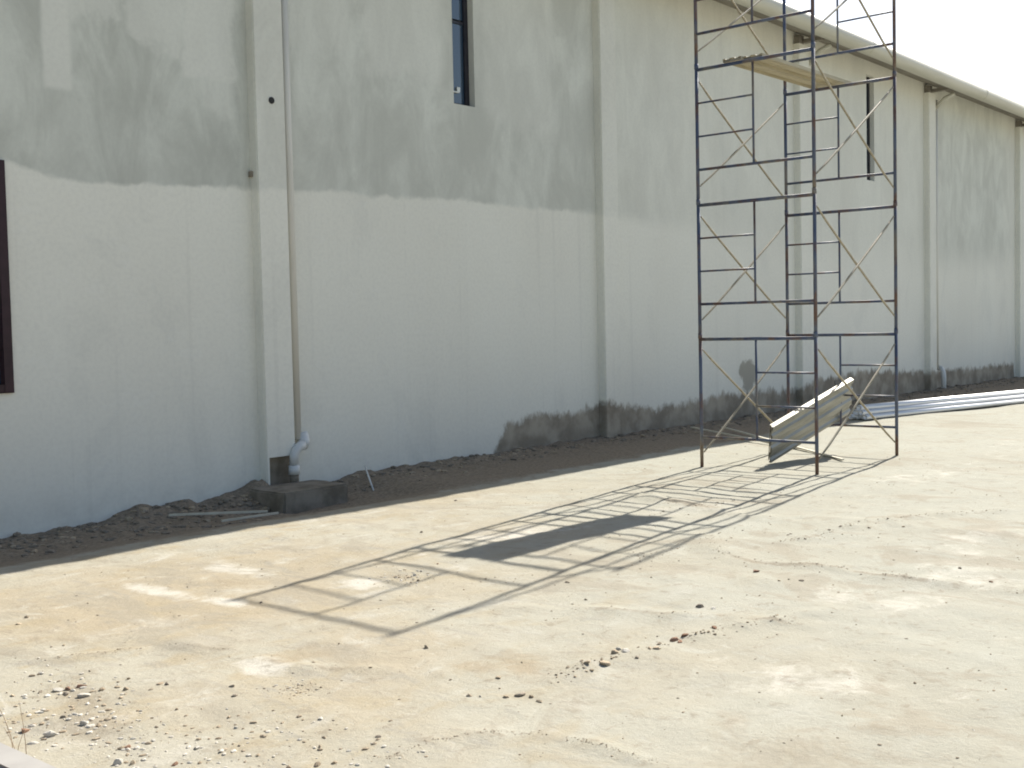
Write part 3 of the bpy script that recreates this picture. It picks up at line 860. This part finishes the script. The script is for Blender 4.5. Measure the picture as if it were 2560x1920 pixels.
# ------------------------------------------------------------------ kerb in the near corner, board and stalks
bm = bmesh.new()
box(bm, 2.01, 2.145, 1.2, 9.5, -0.2, 0.115)
bmesh.ops.bevel(bm, geom=list(bm.edges), offset=0.012, segments=2, affect='EDGES')
tag(finish('kerb', bm, M['kerb'], None, False), 'pale smooth concrete kerb at the lower left corner of the yard', 'kerb')
bm = bmesh.new()
box(bm, 1.80, 2.005, 2.0, 5.6, -0.05, 0.105)
tag(finish('formwork_board', bm, M['old_board'], None, False), 'brown board lying along the outer side of the pale kerb', 'board')
wd = tag(empty('dry_weed', (2.26, 4.72, gh(2.26, 4.72))), 'few thin dry stalks growing beside the pale kerb', 'weed')
bpy.context.view_layer.update()
for i in range(6):
    bx_, by_ = 2.22 + random.uniform(-0.05, 0.09), 4.72 + random.uniform(-0.22, 0.25)
    hgt = random.uniform(0.14, 0.30); lx, ly = random.uniform(-0.08, 0.1), random.uniform(-0.1, 0.1)
    z0 = gh(bx_, by_) - 0.01
    pts = [(bx_ + lx * t * t, by_ + ly * t * t, z0 + hgt * t) for t in (0, 0.3, 0.6, 0.85, 1.0)]
    bm = bmesh.new(); path_tube(bm, pts, 0.0014, 4, True, [0.0016, 0.0014, 0.0012, 0.001, 0.0006])
    child('stem', bm, M['twig'], wd, True)

# ------------------------------------------------------------------ stones
def stone_mesh(seed, mat, sub=2, sq=(1, 1, 0.62)):
    rnd = random.Random(seed)
    bm = bmesh.new(); bmesh.ops.create_icosphere(bm, subdivisions=sub, radius=0.5)
    off = Vector((rnd.uniform(0, 50), rnd.uniform(0, 50), rnd.uniform(0, 50)))
    planes = [(Vector((rnd.gauss(0, 1), rnd.gauss(0, 1), rnd.gauss(0, 1))).normalized(), rnd.uniform(0.2, 0.36)) for _ in range(9)]
    for v in bm.verts:
        c = v.co * (1 + 0.35 * noise.noise(v.co * 2.2 + off))
        for n_, dd in planes:
            k = c.dot(n_) - dd
            if k > 0: c = c - n_ * k * 0.85
        v.co = Vector((c.x * sq[0] * 1.15, c.y * sq[1], c.z * sq[2] * 1.1))
    me = bpy.data.meshes.new('stone'); bm.normal_update(); bm.to_mesh(me); bm.free(); me.materials.append(mat)
    return me
SM = {k: [stone_mesh(i * 7 + j, M['stone_' + k], 2, (1, 0.8, (0.62, 0.75, 0.4)[i % 3])) for i in range(5)] for j, k in enumerate(('tan', 'white', 'red', 'grey'))}
def put_stone(x, y, s, kind, name='stone'):
    o = bpy.data.objects.new(name, random.choice(SM[kind])); COL.objects.link(o)
    o.location = (x, y, gh(x, y) + s * 0.07)
    o.scale = (s * 1.1, s * random.uniform(0.85, 1.1), s * random.uniform(0.8, 1.05))
    o.rotation_euler = (random.uniform(-0.25, 0.25), random.uniform(-0.25, 0.25), random.uniform(0, 6.28))
    return o
STONES = {"row": [[4.43, 3.59, 0.019], [4.57, 3.62, 0.025], [4.48, 3.51, 0.024], [4.64, 3.56, 0.039], [4.6, 3.5, 0.029], [4.72, 3.5, 0.059], [4.81, 3.53, 0.025], [4.91, 3.58, 0.061], [4.96, 3.55, 0.046], [4.97, 3.6, 0.036], [4.91, 3.44, 0.032], [5.06, 3.54, 0.016], [5.08, 3.48, 0.031], [5.1, 3.45, 0.041], [5.18, 3.49, 0.029], [5.31, 3.48, 0.048], [5.31, 3.44, 0.037], [5.4, 3.47, 0.045], [5.45, 3.43, 0.019], [5.53, 3.4, 0.027], [5.64, 3.43, 0.044], [5.53, 3.36, 0.022], [5.33, 3.6, 0.013]], "mid": [[7.09, 3.98, 0.057], [6.11, 4.84, 0.042], [6.54, 4.46, 0.016], [5.65, 4.43, 0.022], [5.79, 4.44, 0.025], [5.7, 4.18, 0.014], [6.02, 3.76, 0.054], [6.03, 3.67, 0.036], [6.1, 3.29, 0.021], [6.5, 3.62, 0.013], [6.46, 3.69, 0.013], [8.09, 4.75, 0.022], [8.42, 8.05, 0.043], [6.9, 7.0, 0.033], [9.74, 8.24, 0.021], [4.4, 4.45, 0.037], [4.23, 3.79, 0.033], [4.12, 3.68, 0.017], [4.1, 3.54, 0.055], [4.12, 3.49, 0.036], [4.04, 3.57, 0.032], [3.94, 3.71, 0.032], [3.97, 3.67, 0.018], [4.09, 3.41, 0.04], [4.07, 3.96, 0.019], [3.31, 3.65, 0.029], [3.48, 3.75, 0.021], [6.04, 5.97, 0.029], [11.67, 7.66, 0.033], [5.56, 5.91, 0.03], [5.51, 5.8, 0.027], [5.61, 5.83, 0.033], [5.68, 5.84, 0.036], [5.58, 5.71, 0.03], [5.8, 5.9, 0.025], [5.76, 6.02, 0.028], [5.51, 5.7, 0.024]], "left": [[3.44, 6.92, 0.046], [3.32, 6.79, 0.05], [4.24, 7.94, 0.021], [3.86, 6.95, 0.019], [4.52, 7.34, 0.016], [4.53, 6.05, 0.04], [3.18, 6.13, 0.023], [3.24, 6.11, 0.032], [2.92, 5.73, 0.019], [3.11, 5.24, 0.032], [3.17, 5.0, 0.035], [3.34, 4.71, 0.042], [3.26, 4.58, 0.044], [3.66, 5.17, 0.018], [3.49, 5.32, 0.017], [2.98, 4.63, 0.025], [3.06, 4.55, 0.022], [2.78, 4.4, 0.022], [3.05, 4.48, 0.009], [2.58, 4.38, 0.04], [2.61, 4.31, 0.026], [2.42, 4.93, 0.065], [2.61, 4.96, 0.037], [2.46, 4.79, 0.071], [2.67, 4.96, 0.044], [2.62, 4.79, 0.057], [2.37, 4.76, 0.049], [2.79, 4.02, 0.045], [2.75, 4.13, 0.039], [3.0, 4.21, 0.027], [3.09, 4.21, 0.041], [3.07, 4.36, 0.035], [4.16, 4.88, 0.021], [3.89, 4.59, 0.012], [3.62, 4.46, 0.015], [3.6, 4.36, 0.019], [3.54, 4.46, 0.015], [3.52, 4.47, 0.015], [2.8, 5.36, 0.064], [2.79, 5.26, 0.055], [2.84, 5.33, 0.048], [2.9, 5.32, 0.064], [2.74, 5.41, 0.04], [2.83, 5.17, 0.077], [2.85, 5.06, 0.038], [3.02, 5.11, 0.047], [2.93, 5.01, 0.031], [2.63, 5.46, 0.032], [2.63, 5.52, 0.016], [3.09, 3.76, 0.026], [2.86, 3.87, 0.032], [2.87, 4.01, 0.019], [2.85, 3.96, 0.019], [2.87, 4.05, 0.016], [2.5, 4.2, 0.039], [2.46, 4.25, 0.058], [2.59, 4.05, 0.038], [2.94, 3.6, 0.049], [3.0, 3.57, 0.037], [2.78, 3.85, 0.019]], "right": [[9.0, 4.18, 0.023], [8.94, 4.24, 0.027], [8.78, 4.26, 0.037], [8.33, 4.24, 0.026], [9.06, 4.05, 0.028], [9.5, 4.08, 0.029], [9.26, 3.85, 0.028], [8.09, 4.39, 0.023], [8.49, 4.45, 0.022], [6.11, 3.29, 0.019], [6.25, 3.27, 0.009], [6.49, 3.62, 0.011], [7.7, 2.62, 0.026], [4.84, 2.24, 0.017], [4.72, 2.24, 0.016], [4.32, 2.27, 0.011], [4.38, 2.27, 0.009], [4.14, 2.31, 0.008], [4.87, 1.73, 0.014], [6.9, 3.7, 0.022], [6.99, 3.68, 0.02], [7.01, 3.6, 0.04], [7.31, 3.62, 0.014], [7.01, 3.38, 0.016], [7.97, 2.92, 0.027]]}
ROW_LAB = {5: 'large tan stone, widest of the line of loose stones crossing the yard', 7: 'large flat pale stone second widest in the line of loose stones',
           17: 'upright reddish stone near the far end of the line of loose stones', 20: 'lone brown stone closing the far end of the line of loose stones',
           10: 'grey stone lying just in front of the line of loose stones', 3: 'flat tan stone next to the widest one, towards the near end of the line',
           15: 'broad brown stone left of the upright reddish one in the line of stones', 0: 'tiny stone starting the near end of the line of loose stones'}
for i, (x, y, s) in enumerate(STONES['row']):
    kind = 'red' if i in (15, 16, 17, 20) else 'grey' if i in (10,) else 'white' if i in (8, 9) else 'tan'
    o = put_stone(x, y, s * 1.05, kind)
    tag(o, ROW_LAB.get(i, 'small tan stone in the line of loose stones crossing the yard'), 'stone', 'line of loose stones in the yard')
MID_LAB = {0: 'single brown stone at the end of the dark rut right of the scaffold shadow', 18: 'flat grey stone, longest lying below the end corner of the scaffold shadow',
           6: 'flat dark stone beyond the line of loose stones, beside a pale chip', 12: 'lone stone between the wall shade and the far scaffold shadow line', 1: 'tan stone just outside the scaffold shadow edge'}
for i, (x, y, s) in enumerate(STONES['mid']):
    kind = 'white' if i in (7, 22, 30, 32, 34) else 'red' if i in (0, 27) else 'grey' if i in (6, 18, 25, 12) else 'tan'
    o = put_stone(x, y, s, kind)
    if i in MID_LAB: tag(o, MID_LAB[i], 'stone', 'stones around the scaffold shadow')
    elif i >= 29: tag(o, 'small chip in the gravel patch crossed by the far end of the scaffold shadow', 'stone', 'chips in the gravel patch under the shadow')
    else: tag(o, 'small loose stone scattered around the scaffold shadow in the middle of the yard', 'stone', 'stones around the scaffold shadow')
WHITE = {20, 23, 24, 25, 26, 27, 28, 29, 38, 43, 55}
RED = {19, 21, 40, 41, 56}
GREY = {6, 8, 10, 11, 22, 39, 42, 12, 5}
LEFT_LAB = {21: 'reddish brown stone, the largest red one beside the kerb corner', 23: 'long white stone, largest of the rubble beside the kerb corner', 19: 'flat reddish chip lying alone on the near left ground',
            38: 'white stone above a dark one in the left rubble patch', 39: 'dark grey stone tucked below a white one in the left rubble patch', 43: 'wide pale slab stone in the left rubble patch',
            56: 'pinkish stone at the bottom edge left of centre', 0: 'dark brown stone lying alone at the far left below the wall shade', 11: 'grey stone lying beside the pale stain left of centre', 22: 'grey stone sitting among white rubble near the kerb'}
for i, (x, y, s) in enumerate(STONES['left']):
    kind = 'white' if i in WHITE else 'red' if i in RED else 'grey' if i in GREY else 'tan'
    o = put_stone(x, y, s * 0.82, kind)
    if i in LEFT_LAB: tag(o, LEFT_LAB[i], 'stone', 'rubble on the near left ground')
    elif kind == 'white': tag(o, 'small white stone in the rubble on the near left ground', 'stone', 'rubble on the near left ground')
    elif kind == 'grey': tag(o, 'small grey stone on the near left ground', 'stone', 'rubble on the near left ground')
    elif kind == 'red': tag(o, 'small reddish stone in the rubble on the near left ground', 'stone', 'rubble on the near left ground')
    else: tag(o, 'small tan stone on the near left ground', 'stone', 'rubble on the near left ground')
for i, (x, y, s) in enumerate(STONES['right']):
    o = put_stone(x, y, s, 'white' if i == 18 else 'red' if i == 12 else random.choice(('tan', 'grey')))
    if i == 18: tag(o, 'tiny bright white pebble alone at the lower right', 'stone', 'pebbles on the right of the yard')
    elif i == 12: tag(o, 'reddish pebble lying alone at the right edge of the yard', 'stone', 'pebbles on the right of the yard')
    elif i == 2: tag(o, 'largest pebble in the dark trail right of the scaffold shadow', 'stone', 'pebbles on the right of the yard')
    else: tag(o, 'small dark pebble scattered on the chalky right side of the yard', 'stone', 'pebbles on the right of the yard')

# give the stones that still share a label one of their own: size, colour and the labelled neighbour they lie beside
def img_xy(o):
    v = cam.matrix_world.inverted() @ o.matrix_world.translation
    return (v.x / -v.z * 1183.3 + 512, 384 - v.y / -v.z * 1183.3)
bpy.context.view_layer.update()
ALL = [o for o in scene.objects if o.get('category') == 'stone']
SHORT = {'large tan stone, widest': 'the widest stone of the line', 'upright reddish': 'the upright reddish stone', 'lone brown stone closing': 'the far end of the stone line',
         'grey stone lying just': 'the grey stone before the line', 'tiny stone starting': 'the near end of the stone line', 'single brown stone at': 'the brown stone by the rut',
         'flat grey stone, longest': 'the long flat grey stone', 'flat dark stone beyond': 'the flat dark stone', 'lone stone between': 'the lone stone near the wall shade', 'tan stone just outside': 'the tan stone outside the shadow edge',
         'reddish brown stone, the': 'the big red stone', 'long white stone': 'the biggest white stone', 'flat reddish chip': 'the flat reddish chip', 'dark grey stone tucked': 'the dark stone in the left rubble',
         'pinkish stone': 'the pinkish stone', 'dark brown stone lying': 'the dark brown stone at far left', 'grey stone lying beside': 'the grey stone by the pale stain',
         'tiny bright white': 'the bright white pebble', 'reddish pebble': 'the reddish pebble at right', 'largest pebble in': 'the largest trail pebble'}
anch = [(SHORT[k], img_xy(o)) for o in ALL for k in SHORT if o['label'].startswith(k)]
from collections import Counter
cnt = Counter(o['label'] for o in ALL)
todo = [o for o in ALL if cnt[o['label']] > 1]
used = {}
for o in sorted(todo, key=lambda q: -max(q.dimensions)):
    x, y = img_xy(o)
    nm, (ax, ay) = min(anch, key=lambda a: math.hypot(a[1][0] - x, (a[1][1] - y) * 1.5))
    dx, dy = x - ax, y - ay
    side = ('right of' if dx > 0 else 'left of') if abs(dx) > 1.6 * abs(dy) else ('just below' if dy > 0 else 'just above') if abs(dy) > 1.6 * abs(dx) else \
        ('below and right of' if dx > 0 else 'below and left of') if dy > 0 else ('above and right of' if dx > 0 else 'above and left of')
    colr = {'tan limestone': 'tan', 'white limestone': 'white', 'reddish brown stone': 'reddish', 'grey stone': 'grey'}[o.data.materials[0].name]
    dist = math.hypot(dx, dy)
    used.setdefault((colr, side, nm), []).append((dist, o))
for (colr, side, nm), lst in used.items():
    lst.sort(key=lambda q: q[0])
    words = ['closest', 'second closest', 'third closest', 'fourth closest', 'fifth closest', 'sixth closest', 'seventh closest', 'eighth closest']
    for i, (d_, o) in enumerate(lst):
        if len(lst) == 1: o['label'] = 'small %s stone lying %s %s' % (colr, side, nm)
        elif i < 8: o['label'] = '%s stone, %s %s %s' % (colr, words[i], side if not side.startswith('just') else side[5:], nm)
        else: o['label'] = '%s stone farther %s %s' % (colr, side, nm)

# gravel, too small and too many to count
ICO = []
for s_ in range(6):
    bm = bmesh.new(); bmesh.ops.create_icosphere(bm, subdivisions=1, radius=0.5)
    rr_ = random.Random(s_)
    for v in bm.verts: v.co *= rr_.uniform(0.7, 1.15)
    bm.verts.ensure_lookup_table()
    ICO.append((np.array([v.co[:] for v in bm.verts]), np.array([[v.index for v in f.verts] for f in bm.faces]))); bm.free()
def gravel(name, pts, mat, label, cat='gravel'):
    """pts: x, y, size"""
    pts = np.array(pts); zs = ground_height(pts[:, 0], pts[:, 1])
    V, F, n = [], [], 0
    rs = np.random.RandomState(len(pts))
    for (x, y, s), z in zip(pts, zs):
        v, f = ICO[rs.randint(6)]
        a = rs.uniform(0, 6.28); c, sn = math.cos(a), math.sin(a)
        k = np.array([1.25, 0.9, rs.uniform(0.4, 0.8)]) * s
        q = v * k
        q = np.stack([q[:, 0] * c - q[:, 1] * sn, q[:, 0] * sn + q[:, 1] * c, q[:, 2]], 1)
        V.append(q + np.array([x, y, z + s * 0.04])); F.append(f + n); n += len(v)
    me = bpy.data.meshes.new(name)
    me.from_pydata(np.concatenate(V).tolist(), [], np.concatenate(F).tolist())
    me.materials.append(mat)
    o = bpy.data.objects.new(name, me); COL.objects.link(o)
    return tag(o, label, cat, kind='stuff')
def cloud(n, cx, cy, sx_, sy_, smin, smax):
    return [(random.gauss(cx, sx_), random.gauss(cy, sy_), smin + (smax - smin) * random.random() ** 2.5) for _ in range(n)]
def along(pts, n, w, smin, smax):
    out = []
    for _ in range(n):
        k = random.randrange(len(pts) - 1); t = random.random()
        (ax, ay), (bx, by) = pts[k], pts[k + 1]
        out.append((ax + (bx - ax) * t + random.gauss(0, w), ay + (by - ay) * t + random.gauss(0, w), smin + (smax - smin) * random.random() ** 2.5))
    return out
g = []
for args in ((110, 2.62, 4.72, 0.14, 0.32, .006, .034), (100, 2.85, 5.25, 0.12, 0.28, .006, .036), (70, 2.75, 4.0, 0.17, 0.28, .005, .030), (70, 3.1, 3.75, 0.16, 0.22, .005, .028), (80, 2.45, 5.1, 0.08, 0.4, .006, .03),
             (70, 2.65, 4.35, 0.12, 0.25, .006, .025), (50, 3.5, 4.43, 0.09, 0.09, .005, .016), (80, 5.6, 5.87, 0.13, 0.14, .007, .022), (40, 3.08, 4.2, 0.1, 0.12, .006, .02), (50, 2.9, 3.5, 0.2, 0.2, .005, .02)):
    g += cloud(*args)
gravel('gravel', g[::2], M['stone_tan'], 'loose tan grit and chips over the near left ground')
gravel('gravel', g[1::2] + cloud(100, 2.65, 4.7, 0.14, 0.35, .006, .028), M['stone_white'], 'loose pale chips over the near left ground')
g = along(LINES['windrow'][0][:6], 150, 0.04, .005, .018) + along(LINES['rut_a'][0], 90, 0.07, .004, .018) + along(LINES['rut_b'][0], 80, 0.08, .005, .02) \
    + along(LINES['rut_c'][0], 260, 0.014, .003, .009) + along(LINES['rut_a'][0], 220, 0.025, .004, .011) + along(LINES['rut_b'][0], 150, 0.03, .004, .012) + along(LINES['rut_f'][0], 90, 0.02, .003, .009) + along(LINES['rut_g'][0], 70, 0.02, .003, .009) + cloud(70, 9.6, 5.9, 0.25, 0.16, .006, .028) + cloud(60, 3.52, 4.44, 0.06, 0.07, .004, .016) + cloud(60, 7.25, 4.9, 0.2, 0.08, .005, .02) + cloud(40, 5.95, 5.3, 0.12, 0.1, .004, .016) + along(LINES['rut_d'][0], 40, 0.02, .004, .012)
g += [(random.uniform(2.4, 9), random.uniform(1.5, 7.8), 0.004 + 0.014 * random.random() ** 4) for _ in range(1100)]
g += [(random.uniform(8, 16), random.uniform(3.5, 8.2), 0.006 + 0.014 * random.random() ** 3) for _ in range(420)]
gravel('grit', g[::2], M['stone_grey'], 'dark grit and crumbs scattered over the yard', 'grit')
gravel('grit', g[1::2], M['stone_tan'], 'tan clods and crumbs scattered over the yard', 'grit')
g = []
for _ in range(2600):
    x = 3.6 + 30 * random.random() ** 1.35
    y = 10.46 - abs(random.gauss(0, 0.36))
    if 7.55 < x < 8.52 and y > 9.65: continue
    if y < 9.0: continue
    g.append((x, y, 0.014 + 0.075 * random.random() ** 3))
for _ in range(260):
    x = random.uniform(3.8, 7.6); g.append((x, random.uniform(9.3, 10.4), 0.02 + 0.08 * random.random() ** 2.5))
gravel('rubble', [q for i, q in enumerate(g) if i % 3], M['stone_grey'], 'dark earth rubble heaped along the foot of the wall', 'rubble')
gravel('rubble', g[::3], M['stone_tan'], 'tan stones mixed into the rubble along the foot of the wall', 'rubble')
